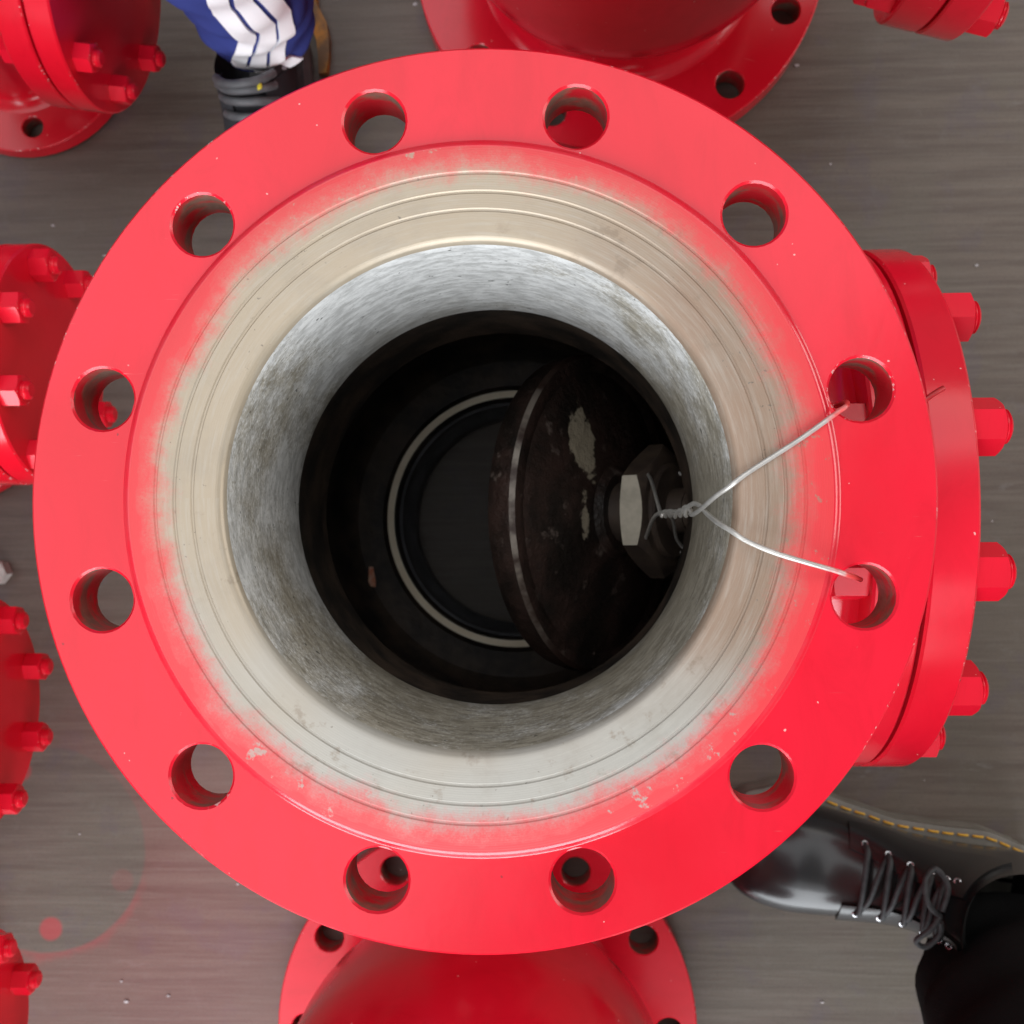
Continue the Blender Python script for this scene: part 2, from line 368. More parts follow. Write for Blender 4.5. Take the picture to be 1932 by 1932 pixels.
def nut_bm(af, h, bore=0.0, seg=48, turn=0.0):
    bm = bmesh.new(); rc = af / 2 * 0.97
    rh = lambda a: af / 2 / math.cos(((a + PI / 6) % (PI / 3)) - PI / 6)
    angs = [2 * PI * i / seg for i in range(seg)]
    mk = lambda f: [bm.verts.new((f(a)[0] * math.cos(a + turn), f(a)[0] * math.sin(a + turn), f(a)[1])) for a in angs]
    tp = lambda a: (rh(a), h - (rh(a) - rc) * 0.62)
    bt = lambda a: (rh(a), max(0, (rh(a) - rc) * 0.35))
    L = [mk(lambda a: (rc * 0.96, 0.0)), mk(bt), mk(tp), mk(lambda a: (rc * 0.985, h)), mk(lambda a: (max(bore, 0.003), h))]
    for a, b in zip(L, L[1:]):
        for i in range(seg): bm.faces.new((a[i], a[(i + 1) % seg], b[(i + 1) % seg], b[i]))
    bm.faces.new(L[-1]); bm.faces.new(list(reversed(L[0])))
    return bm
def stud_bm(r, l0, l1):
    pr = [(r, l0)]; z = l0; p = 0.0016
    while z < l1 - 0.0025:
        pr += [(r, z + p * 0.3), (r * 0.88, z + p * 0.65), (r, z + p)]; z += p
    pr += [(r, z), (r * 0.8, l1 - 0.0004), (r * 0.7, l1), (0, l1)]
    return lathe(pr, 18)
def tube(points, rad, seg=10, sub=6, caps=True, jitter=0.0):
    """a smooth round tube through points (Catmull-Rom); rad number or list"""
    P = [Vector(p) for p in points]; n = len(P); C = []; RR = []
    rads = rad if isinstance(rad, (list, tuple)) else [rad] * n
    for i in range(n - 1):
        p0, p1, p2, p3 = P[max(i - 1, 0)], P[i], P[i + 1], P[min(i + 2, n - 1)]
        for k in range(sub):
            t = k / sub
            C.append(0.5 * ((2 * p1) + (p2 - p0) * t + (2 * p0 - 5 * p1 + 4 * p2 - p3) * t * t + (3 * p1 - p0 - 3 * p2 + p3) * t ** 3))
            RR.append(rads[i] * (1 - t) + rads[i + 1] * t)
    C.append(P[-1]); RR.append(rads[-1])
    bm = bmesh.new(); rings = []; nrm = None
    for i, c in enumerate(C):
        d = (C[min(i + 1, len(C) - 1)] - C[max(i - 1, 0)]).normalized()
        if nrm is None: nrm = d.orthogonal().normalized()
        nrm = (nrm - d * nrm.dot(d)).normalized(); bn = d.cross(nrm)
        rr = RR[i] * (1 + random.uniform(-jitter, jitter))
        rings.append([bm.verts.new(c + (nrm * math.cos(2 * PI * k / seg) + bn * math.sin(2 * PI * k / seg)) * rr) for k in range(seg)])
    for a, b in zip(rings, rings[1:]):
        for k in range(seg): bm.faces.new((a[k], a[(k + 1) % seg], b[(k + 1) % seg], b[k]))
    if caps:
        bm.faces.new(list(reversed(rings[0]))); bm.faces.new(rings[-1])
    return bm
def merge(dst, src):
    me = bpy.data.meshes.new('tmp'); src.to_mesh(me); src.free(); dst.from_mesh(me); bpy.data.meshes.remove(me); return dst
def box_bm(sx, sy, sz, c=(0, 0, 0), bev=0.0):
    bm = bmesh.new(); bmesh.ops.create_cube(bm, size=1)
    bmesh.ops.scale(bm, vec=(sx, sy, sz), verts=bm.verts[:])
    if bev: bmesh.ops.bevel(bm, geom=bm.edges[:], offset=bev, segments=3, affect='EDGES')
    bmesh.ops.translate(bm, vec=c, verts=bm.verts[:]); return bm

# ------------------------------------------------------------------ floor
bm = bmesh.new()
v = [bm.verts.new(c) for c in ((-4, -4, 0), (4, -4, 0), (4, 4, 0), (-4, 4, 0))]; bm.faces.new(v)
fl = obj('floor', mesh_from(bm, 'floor', M['floor'], smooth=False)); fl['kind'] = 'structure'

# ------------------------------------------------------------------ valves
PAINT3 = [M['red'], M['hole'], M['edge']]
def build_valve(label, loc, rz, group, p, main=False):
    t = thing('check_valve', label, 'valve', loc, rz, group)
    L, ft, fr = p['L'], p['ft'], p['fr']
    rf_h = p['rf_h']
    def part(name, bm, mats, par=t, **kw): return obj(name, mesh_from(bm, name, mats, kw.pop('angle', 35)), par, **kw)
    # end flanges, drilled
    part('bottom_flange', holed_flange(p['neck'] * 0.9, fr, p['pcd'], p['nh'], p['rh'], 0.002, ft, p['ph']), PAINT3)
    part('top_flange', holed_flange(p['neck'] * 0.9, fr, p['pcd'], p['nh'], p['rh'], L - rf_h - ft + 0.003, L - rf_h, p['ph']), PAINT3)
    # body: neck, belly, neck
    n, b, zc = p['neck'], p['belly'], p['zc']
    fil = 0.012
    prof = [(n + fil, ft - 0.001)] + [(n + fil - fil * math.sin(math.radians(a)), ft + fil - fil * math.cos(math.radians(a))) for a in (15, 30, 45, 60, 75, 90)]
    zb = zc - math.sqrt(max(b * b - n * n, 0)); zt = zc + math.sqrt(max(b * b - n * n, 0))
    if zb > ft + fil: prof.append((n, zb - 0.001))
    a1 = math.degrees(math.asin((zt - zc) / b))
    if p.get('low'):          # full lower belly that turns in to the neck
        prof = prof[:7] + [(n, p['low'] - 0.03)]
        prof += [(n + (b - n) * math.sin(math.radians(a)), p['low'] - 0.03 + 0.05 * (1 - math.cos(math.radians(a)))) for a in (15, 30, 45, 60, 75, 90)]
        prof += arc(0, zc, b, 0, a1 - 3, 14)
    else:
        prof += arc(0, zc, b, -a1 + 4, a1 - 4, 22)
    ztop = L - rf_h - ft + 0.003
    prof.append((n, min(zt + 0.004, ztop - fil - 0.002)))
    prof += [(n + fil - fil * math.cos(math.radians(a)), ztop - fil + fil * math.sin(math.radians(a))) for a in (0, 15, 30, 45, 60, 75, 90)]
    part('body', lathe(prof, 96), M['red'], angle=40)
    # bonnet neck towards +X
    bx, bz = p['bx'], p['bz']; bt, ct = p['bt'], p['ct']; br = p['br']
    xb = bx - ct - 0.0018 - bt
    pr = [(p['bn'], 0.02), (p['bn'], xb - 0.010)] + [(p['bn'] + 0.010 * (1 - math.cos(math.radians(a))), xb - 0.010 + 0.010 * math.sin(math.radians(a))) for a in (30, 60, 90)]
    nb_ = rotate_x_axis(lathe(pr, 72))
    for v_ in nb_.verts:      # saddle cut where the neck meets the body
        if v_.co.x < 0.021:
            dz = v_.co.z + bz - zc
            rh_ = max(n - 0.002, math.sqrt(max((b - 0.002) ** 2 - dz * dz, 0)) if dz > 0 else b - 0.002)
            v_.co.x = math.sqrt(max(rh_ ** 2 - v_.co.y ** 2, 0.0))
    part('bonnet_neck', nb_, M['red'], loc=(0, 0, bz))
    ch = 0.0012
    disc = lambda r, x0, x1: rotate_x_axis(lathe([(0, x0), (r - ch, x0, 2), (r, x0 + ch), (r, x1 - ch, 2), (r - ch, x1), (0, x1)], 112))
    part('bonnet_flange', disc(br, xb, xb + bt), PAINT3, loc=(0, 0, bz))
    part('gasket', rotate_x_axis(lathe([(0, xb + bt - 0.001), (br - 0.010, xb + bt - 0.001), (br - 0.010, bx - ct + 0.001), (0, bx - ct + 0.001)], 64)), M['cavity'], loc=(0, 0, bz))
    part('cover', disc(br, bx - ct, bx), PAINT3, loc=(0, 0, bz))
    # nuts and studs round the bonnet
    rnut = random.Random(p['seed'])
    nm = [mesh_from(rotate_x_axis(nut_bm(p['af'], p['nh_'], p['sr'] * 1.02, turn=a)), 'nut', M['red'], 28) for a in (0.0, 0.35, 0.7)]
    sm = mesh_from(rotate_x_axis(stud_bm(p['sr'], p['nh_'] * 0.5, p['nh_'] + p['st'])), 'stud', M['edge'], 28)
    for side in ((1, -1) if p['back'] else (1,)):
        for k in range(p['nb']):
            a = p['bph'] + 2 * PI * k / p['nb']
            y, z = p['brp'] * math.sin(a), bz + p['brp'] * math.cos(a)
            x = bx - 0.0003 if side == 1 else xb + 0.0003
            o = obj('nut', rnut.choice(nm), t, (x, y, z), (0, 0, 0 if side == 1 else PI))
            obj('stud', sm, o)
    return t

BIG = dict(L=0.495, ft=0.0265, fr=0.170, pcd=0.1475, nh=12, rh=0.0118, rf_h=0.003, ph=math.radians(15), neck=0.108, belly=0.137, zc=0.200, low=0.115,
           bx=0.2095, bz=0.296, bt=0.022, ct=0.0205, br=0.1395, bn=0.112, brp=0.1235, nb=12, bph=math.radians(15), af=0.0225, nh_=0.0158, sr=0.0078, st=0.0048, back=True, seed=1)
main = build_valve('large red check valve with open bare-metal bore and wire tied across its rim', (0, 0, 0), 0, 'large red flanged valves', dict(BIG, fr=0.1713, pcd=0.1486, rh=0.0119), True)
build_valve('large red flanged valve whose glossy round neck stands beside the blue trouser leg', (0.0863, 0.475, 0), math.radians(-16), 'large red flanged valves', dict(BIG, seed=2, bx=0.233, ph=math.radians(23.5)))
build_valve('large red flanged valve with shaded round body, near the black laced boot', (-0.0299, -0.4126, 0), math.radians(-75), 'large red flanged valves', dict(BIG, seed=3))
SMALL = dict(L=0.30, ft=0.018, fr=0.083, pcd=0.066, nh=4, rh=0.009, rf_h=0.002, ph=math.radians(45), neck=0.045, belly=0.064, zc=0.18,
             bx=0.175, bz=0.195, bt=0.018, ct=0.016, br=0.0800, bn=0.050, brp=0.0665, nb=8, bph=math.radians(22.5), af=0.0185, nh_=0.0125, sr=0.0060, st=0.0045, back=False, seed=5)
G2 = 'small red valves in the row beside the big valve'
build_valve('small red valve whose round nutted cover almost touches the big valve rim', (-0.308 - 0.175, 0.1035, 0), 0, G2, SMALL)
build_valve('small red valve with nutted round cover, next to the loose pale nut', (-0.355 - 0.175, -0.131, 0), 0, G2, dict(SMALL, seed=6))
build_valve('small red valve with nutted cover, beside the red spray ring on the floor', (-0.362 - 0.175, -0.356, 0), 0, G2, dict(SMALL, seed=7))
LT = dict(SMALL, fr=0.0925, pcd=0.0725, ph=math.radians(-74), bx=0.137, bz=0.155, zc=0.15, br=0.094, bn=0.055, brp=0.0765, bph=math.radians(20.15), seed=8, bt=0.020, ct=0.018, L=0.29, back=True, neck=0.05, belly=0.068)
build_valve('small red valve with shaded cover beside the blue trouser leg and its shoe', (-0.4235, 0.4115, 0), math.radians(-8), None, LT)

# --- the opened main valve: raised face, bore, cavity, seat, disc
def mpart(name, bm, mats, par=main, angle=35, **kw): return obj(name, mesh_from(bm, name, mats, angle), par, **kw)
T = 0.495
def groove(r): return [(r + 0.0008, T), (r + 0.0003, T - 0.00042), (r - 0.0003, T - 0.00042), (r - 0.0008, T)]
prof = [(0.1366, T - 0.0034, 1), (0.1352, T - 0.0029, 1), (0.1345, T - 0.0020, 1), (0.1339, T - 0.0010, 1), (0.1332, T - 0.0003, 1), (0.1322, T)]
prof += groove(0.1220) + groove(0.1147) + groove(0.1078) + [(0.0995, T), (0.0982, T - 0.0003), (0.0971, T - 0.0010), (0.0962, T - 0.0022), (0.0957, T - 0.0040)]
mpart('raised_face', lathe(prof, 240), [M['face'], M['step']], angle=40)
bm = lathe([(0.0957, T - 0.0040), (0.0955, T - 0.0055), (0.0954, T - 0.008), (0.0954, T - 0.03), (0.0954, T - 0.06), (0.0954, T - 0.09), (0.0954, T - 0.115), (0.0966, T - 0.1175), (0.101, T - 0.1185)], 240)
rn = random.Random(4)
for vv in bm.verts:       # slightly hand-fettled edge
    r = math.hypot(vv.co.x, vv.co.y); a = math.atan2(vv.co.y, vv.co.x)
    if T - 0.003 < vv.co.z:
        k = 1 + 0.0010 * math.sin(a * 3 + 1) * math.sin(a * 17) * math.sin(a * 41 + 0.4) / 1.0
        vv.co.x *= k; vv.co.y *= k
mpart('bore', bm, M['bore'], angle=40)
zs = T - 0.385
cav = [(0.101, T - 0.1185), (0.1045, T - 0.122), (0.1045, 0.279)] + arc(0, 0.2, 0.1305, 37, 0, 8) + [(0.1305, 0.150), (0.129, 0.130), (0.124, 0.116), (0.117, zs), (0.0985, zs)]
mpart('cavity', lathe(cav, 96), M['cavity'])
seat = [(0.0985, zs), (0.0975, zs + 0.002), (0.0945, zs + 0.0042, 1), (0.0895, zs + 0.0042), (0.0884, zs + 0.0030), (0.0880, zs - 0.012)]
mpart('seat_ring', lathe(seat, 144), [M['cavity'], M['seat']])
low = [(0.0880, zs - 0.012), (0.086, zs - 0.014), (0.086, 0.06), (0.083, 0.055), (0.083, 0.028), (0.086, 0.024), (0.086, 0.001)]
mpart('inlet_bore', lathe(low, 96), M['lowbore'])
# hinged disc, held open by the wire
th = math.radians(58); hx, hz = 0.120, T - 0.350
cx, cz = hx - 0.120 * math.cos(th), hz + 0.120 * math.sin(th)
dprof = [(0, -0.022), (0.076, -0.022), (0.079, -0.019), (0.090, -0.019), (0.0940, -0.016), (0.0958, -0.009), (0.0960, -0.001, 1), (0.0940, 0.0016), (0.090, 0.0022), (0.085, 0.001), (0.080, 0.003), (0.060, 0.007), (0.045, 0.010), (0.028, 0.012), (0.024, 0.016), (0, 0.016)]
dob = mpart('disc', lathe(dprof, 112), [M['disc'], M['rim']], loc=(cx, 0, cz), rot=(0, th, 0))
nbm = nut_bm(0.068, 0.015, 0.012)
nbm.normal_update()
for f_ in nbm.faces:          # lit flank painted pale, shaded flanks left in the dark casting colour
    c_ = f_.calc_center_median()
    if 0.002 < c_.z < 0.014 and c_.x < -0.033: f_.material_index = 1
dn = obj('disc_nut', mesh_from(nbm, 'disc_nut', [M['arm'], M['nutlit']], 28), dob, (0, 0, 0.032))
obj('lock_washer', mesh_from(lathe([(0.0, 0.0145), (0.0275, 0.0145), (0.0280, 0.0172), (0.0265, 0.0185), (0.013, 0.0185), (0.013, 0.028), (0, 0.028)], 40), 'lock_washer', M['arm']), dn)
obj('disc_stud', mesh_from(lathe([(0.012, 0.01), (0.012, 0.062), (0.010, 0.064), (0, 0.064)], 24), 'disc_stud', M['arm']), dob)
am = box_bm(0.12, 0.036, 0.014, (0.060, 0, 0.020), 0.004)
merge(am, lathe([(0.018, 0.0145), (0.018, 0.0310), (0.017, 0.0322), (0.0, 0.0322)], 40))
obj('hinge_arm', mesh_from(am, 'hinge_arm', M['arm']), dob)
pin = lathe([(0, -0.042), (0.010, -0.042), (0.010, 0.042), (0, 0.042)], 24)
bmesh.ops.rotate(pin, verts=pin.verts[:], cent=(0, 0, 0), matrix=Matrix.Rotation(PI / 2, 3, 'X'))
mpart('hinge_pin', pin, M['arm'], loc=(hx - 0.004, 0, hz + 0.004))

# ------------------------------------------------------------------ tie wire
wa = [(0.1400, 0.0350, 0.470), (0.1398, 0.0342, 0.486), (0.1371, 0.0322, 0.4952), (0.1335, 0.0296, 0.4964), (0.1257, 0.0242, 0.4964), (0.1179, 0.019, 0.4962), (0.1062, 0.0113, 0.4962), (0.0984, 0.0061, 0.4962), (0.0941, 0.0032, 0.4955), (0.09, -0.0003, 0.487), (0.0875, -0.0042, 0.469), (0.0862, -0.007, 0.455)]
wb = [(0.1488, -0.0332, 0.469), (0.1415, -0.0314, 0.487), (0.1365, -0.0299, 0.4957), (0.1308, -0.0288, 0.4985), (0.1198, -0.026, 0.501), (0.1084, -0.022, 0.501), (0.0995, -0.0176, 0.4985), (0.0942, -0.0142, 0.4958), (0.0909, -0.0107, 0.487), (0.0889, -0.0075, 0.473), (0.0883, -0.0036, 0.463), (0.0862, -0.0023, 0.455)]
core = [Vector(q) for q in ((0.0856, -0.0045, 0.448), (0.0846, -0.0051, 0.433), (0.083, -0.0056, 0.417), (0.0818, -0.0048, 0.4), (0.0804, -0.0047, 0.385))]
def strand(ph):
    out = []
    for i in range(17):
        u = i / 16 * 4; k = min(int(u), 3); c = core[k].lerp(core[k + 1], u - k)
        a = ph + i * 1.12; rr = 0.00125 if i > 3 else 0.0019
        out.append((c.x + rr * math.cos(a) * 0.4, c.y + rr * math.sin(a), c.z + rr * math.cos(a) * 0.9))
    return out
l1 = [(0.0813, 0.003, 0.35), (0.0824, 0.0164, 0.305), (0.0811, 0.0256, 0.275), (0.088, 0.027, 0.262)]
l2 = [(0.0794, -0.0052, 0.355), (0.0803, -0.0128, 0.305), (0.079, -0.025, 0.275), (0.086, -0.027, 0.262), (0.103, -0.024, 0.268)]
l3 = [(0.0804, -0.0047, 0.385), (0.0850, -0.0030, 0.35), (0.0930, -0.0060, 0.315), (0.0985, -0.0170, 0.287), (0.1066, -0.0235, 0.275), (0.1142, -0.0189, 0.262), (0.117, -0.006, 0.262), (0.112, 0.012, 0.268), (0.100, 0.024, 0.268), (0.088, 0.027, 0.262)]
rk = random.Random(21)
kink = lambda L_: [L_[0]] + [(x + rk.uniform(-.0004, .0004), y + rk.uniform(-.0005, .0005), z + rk.uniform(0, .0004)) for x, y, z in L_[1:]]
wa, wb = kink(wa), kink(wb)
wm = tube(wa + strand(-PI / 2) + l1, 0.00097, 10, 5, jitter=0.04)
merge(wm, tube(wb + strand(PI / 2) + l2, 0.00097, 10, 5, jitter=0.04))
merge(wm, tube(l3, 0.00095, 8, 5))
wo = thing('tie_wire', 'thin twisted steel wire strung through two bolt holes down to the disc nut', 'wire', (0, 0, 0), 0, None, mesh_from(wm, 'tie_wire', M['wire'], 60))
we = tube([(0.174, 0.0362, 0.4665), (0.1795, 0.0400, 0.4655), (0.1840, 0.0425, 0.4640)], 0.0011, 8, 4)
thing('wire_end', 'short red-painted wire stub poking out under the big rim above the bonnet', 'wire', (0, 0, 0), 0, None, mesh_from(we, 'wire_end', M['wirered'], 60))

# ------------------------------------------------------------------ people
def interp(tab, s):
    for (a, *va), (b, *vb) in zip(tab, tab[1:]):
        if a <= s <= b:
            t = (s - a) / (b - a); t = t * t * (3 - 2 * t) * 0.5 + t * 0.5
            return [x + (y - x) * t for x, y in zip(va, vb)]
    return list(tab[-1][1:])
def outline(tab, n=64, off=0.0):
    """closed foot outline from (s, +w, -w) rows; s runs from the heel to the toe"""
    s1 = tab[-1][0]; pts = []
    for i in range(n + 1):
        s = s1 * (1 - math.cos(PI * i / n)) / 2; pts.append((s, interp(tab, s)[0]))
    for i in range(n - 1, 0, -1):
        s = s1 * (1 - math.cos(PI * i / n)) / 2; pts.append((s, -interp(tab, s)[1]))
    if off:
        c = []
        for i, (x, y) in enumerate(pts):
            a, b = pts[i - 1], pts[(i + 1) % len(pts)]
            dx, dy = b[0] - a[0], b[1] - a[1]; l = math.hypot(dx, dy) or 1
            c.append((x - dy / l * off, y + dx / l * off))
        pts = c
    return pts
def slab(levels):
    """stack of outlines [(pts, z)] closed top and bottom"""
    bm = bmesh.new(); R_ = [[bm.verts.new((x, y, z)) for x, y in pts] for pts, z in levels]
    for a, b in zip(R_, R_[1:]):
        for i in range(len(a)): bm.faces.new((a[i], a[(i + 1) % len(a)], b[(i + 1) % len(a)], b[i]))
    bm.faces.new(R_[-1]); bm.faces.new(list(reversed(R_[0])))
    return bm
class Upper:
    """leather upper: cross-sections that fan round the instep from toe to shaft"""
    def __init__(s, secs): s.secs = secs
    def sec(s, t):
        i = min(int(t), len(s.secs) - 2); f = t - i
        A = s.secs; g = lambda k: A[max(0, min(k, len(A) - 1))]
        o = []
        for p0, p1, p2, p3 in zip(g(i - 1), g(i), g(i + 1), g(i + 2)):
            o.append(0.5 * (2 * p1 + (p2 - p0) * f + (2 * p0 - 5 * p1 + 4 * p2 - p3) * f * f + (3 * p1 - p0 - 3 * p2 + p3) * f ** 3))
        return o
    def pt(s, t, ph, off=0.0):       # ph 0 = top of the section, +-pi/2 = the sides
        ts, tz, bs, bz, wl, wm = s.sec(t)
        c, q = math.cos(ph), math.sin(ph); e = 0.80 if c > 0 else 0.80 - 0.30 * min(1.0, -c * 2)
        u = math.copysign(abs(c) ** e, c); w = math.copysign(abs(q) ** e, q)
        k = 0.5 + 0.5 * u
        x, z = bs + (ts - bs) * k, bz + (tz - bz) * k
        p = Vector((x, w * (wl if w > 0 else wm), z))
        if off:
            m = Vector(((ts + bs) / 2, 0, (tz + bz) / 2)); p += (p - m).normalized() * off
        return p
    def mesh(s, nt=66, nph=44, t0=0.0, open_end=True):
        bm = bmesh.new(); n = len(s.secs) - 1
        R_ = [[bm.verts.new(s.pt(t0 + (n - t0) * i / nt, 2 * PI * k / nph)) for k in range(nph)] for i in range(nt + 1)]
        for a, b in zip(R_, R_[1:]):
            for k in range(nph): bm.faces.new((a[k], a[(k + 1) % nph], b[(k + 1) % nph], b[k]))
        bm.faces.new(R_[0])
        return bm
    def patch(s, t0, t1, p0, p1, off, nt=16, nph=12, thick=0.0016, shape=None):
        """a raised leather panel that follows the upper"""
        bm = bmesh.new(); g = []
        for lay in (off + thick, off - 0.004):
            rows = []
            for i in range(nt + 1):
                t = t0 + (t1 - t0) * i / nt
                a, b = (p0, p1) if shape is None else shape(i / nt)
                rows.append([bm.verts.new(s.pt(t, a + (b - a) * k / nph, lay)) for k in range(nph + 1)])
            g.append(rows)
        for rows in g:
            for a, b in zip(rows, rows[1:]):
                for k in range(nph): bm.faces.new((a[k], a[k + 1], b[k + 1], b[k]))
        rim = lambda r: [r[0][k] for k in range(nph + 1)] + [r[i][nph] for i in range(1, nt + 1)] + [r[nt][k] for k in range(nph - 1, -1, -1)] + [r[i][0] for i in range(nt - 1, 0, -1)]
        ra, rb = rim(g[0]), rim(g[1])
        for i in range(len(ra)): bm.faces.new((ra[i], ra[(i + 1) % len(ra)], rb[(i + 1) % len(ra)], rb[i]))
        return bm

# --- black boot and trouser leg
p1 = thing('person', 'person in black trousers and a glossy black laced boot, seen from the shin down', 'person', (0.4145, -0.2930, 0), math.atan2(0.150, -0.985))
foot = [(0.0, 0.0, 0.0), (0.006, 0.017, 0.017), (0.02, 0.029, 0.029), (0.05, 0.0355, 0.035), (0.085, 0.034, 0.032), (0.12, 0.034, 0.029), (0.155, 0.040, 0.034), (0.19, 0.047, 0.043), (0.215, 0.047, 0.045), (0.238, 0.039, 0.040), (0.254, 0.026, 0.028), (0.262, 0.013, 0.014), (0.266, 0.0, 0.0)]
# frame: x runs heel to toe; the outer (little-toe) side is -y in this frame
foot = [(a, c, b) for a, b, c in foot]
boot = obj('boot', None, p1)
o0, o1, o2 = outline(foot, 64, -0.002), outline(foot, 64, 0.0), outline(foot, 64, -0.0045)
obj('sole', mesh_from(slab([(o0, 0.0), (o1, 0.003), (o0, 0.012), (o1, 0.014), (o0, 0.020), (o1, 0.022), (o1, 0.0285), (o2, 0.0305)]), 'sole', M['sole'], 40), boot)
secs = [(0.2600, 0.040, 0.2590, 0.030, 0.010, 0.010), (0.2530, 0.060, 0.254, 0.028, 0.025, 0.023), (0.238, 0.078, 0.238, 0.028, 0.036, 0.034), (0.213, 0.087, 0.212, 0.028, 0.0405, 0.0410), (0.184, 0.092, 0.182, 0.028, 0.0385, 0.0405), (0.160, 0.104, 0.148, 0.028, 0.033, 0.036),
        (0.141, 0.121, 0.108, 0.028, 0.0285, 0.0305), (0.128, 0.140, 0.065, 0.028, 0.0295, 0.0295), (0.121, 0.150, 0.026, 0.030, 0.032, 0.031), (0.118, 0.157, 0.009, 0.062, 0.0345, 0.034), (0.117, 0.162, 0.008, 0.095, 0.036, 0.036), (0.117, 0.166, 0.009, 0.125, 0.038, 0.038), (0.118, 0.170, 0.009, 0.150, 0.040, 0.040)]
U = Upper(secs)
obj('upper', mesh_from(U.mesh(), 'upper', M['leather'], 60), boot)
# quarters: the two lace flaps
sh = lambda sg: (lambda f: (sg * (0.36 + 0.10 * max(0, 0.25 - f) * 4), sg * (1.45 - 0.35 * max(0, 0.22 - f) / 0.22 * 0.9)))
for sg in (1, -1):
    obj('lace_flap', mesh_from(U.patch(4.35, 9.6, 0, 0, 0.0012, 30, 14, 0.0016, sh(sg)), 'lace_flap', M['leather'], 50), boot)
obj('tongue', mesh_from(U.patch(4.7, 10.2, -0.5, 0.5, -0.0012, 24, 10, 0.0012), 'tongue', M['leather'], 50), boot)
eye_me = mesh_from(lathe([(0.0014, 0.0), (0.0015, 0.0006), (0.0021, 0.0007), (0.0026, 0.0)], 14), 'eyelet', M['eyelet'], 50)
rows = [4.75 + 0.66 * i for i in range(6)]
for t in rows:
    for sg in (1, -1):
        c = U.pt(t, sg * 0.66, 0.0029); m = U.pt(t, sg * 0.66, 0.02)
        e = obj('eyelet', eye_me, boot, c); e.rotation_mode = 'QUATERNION'; e.rotation_quaternion = (m - c).to_track_quat('Z', 'Y')
for i in range(5):
    t = rows[i]
    a = [U.pt(t + 0.05, sg * 0.66 * k, 0.003 + (0.0035 if k < 1 else 0.0)) for sg, k in ((1, 1.0), (1, 0.75), (1, 0.35), (-1, 0.0), (-1, 0.4), (-1, 0.75), (-1, 1.0))]
    a[0] = U.pt(t, 0.66, 0.001); a[-1] = U.pt(t, -0.66, 0.001)
    obj('lace', mesh_from(tube(a, 0.0022, 8, 6), 'lace', M['lace'], 60), boot)
    if i < 4:
        b = [U.pt(t + 0.66 * f, 0.62 - 1.24 * f, 0.0022 + 0.006 * math.sin(PI * f)) for f in (0, 0.2, 0.4, 0.6, 0.8, 1.0)]
        obj('lace', mesh_from(tube(b, 0.0019, 8, 6), 'lace', M['lace'], 60), boot)
# bow loops
k0 = U.pt(7.7, 0, 0.008)
lp = [k0, k0 + Vector((0.010, -0.008, 0.003)), k0 + Vector((0.013, -0.022, 0.000)), k0 + Vector((0.005, -0.030, -0.005)), k0 + Vector((-0.003, -0.020, -0.001)), k0 + Vector((0, -0.004, 0.002))]
obj('lace', mesh_from(tube(lp, 0.0020, 8, 8), 'lace', M['lace'], 60), boot)
lp = [k0, k0 + Vector((0.006, 0.009, 0.002)), k0 + Vector((0.012, 0.020, -0.004)), k0 + Vector((0.004, 0.024, -0.007)), k0 + Vector((-0.002, 0.013, -0.002)), k0 + Vector((0, 0.003, 0.002))]
obj('lace', mesh_from(tube(lp, 0.0020, 8, 8), 'lace', M['lace'], 60), boot)
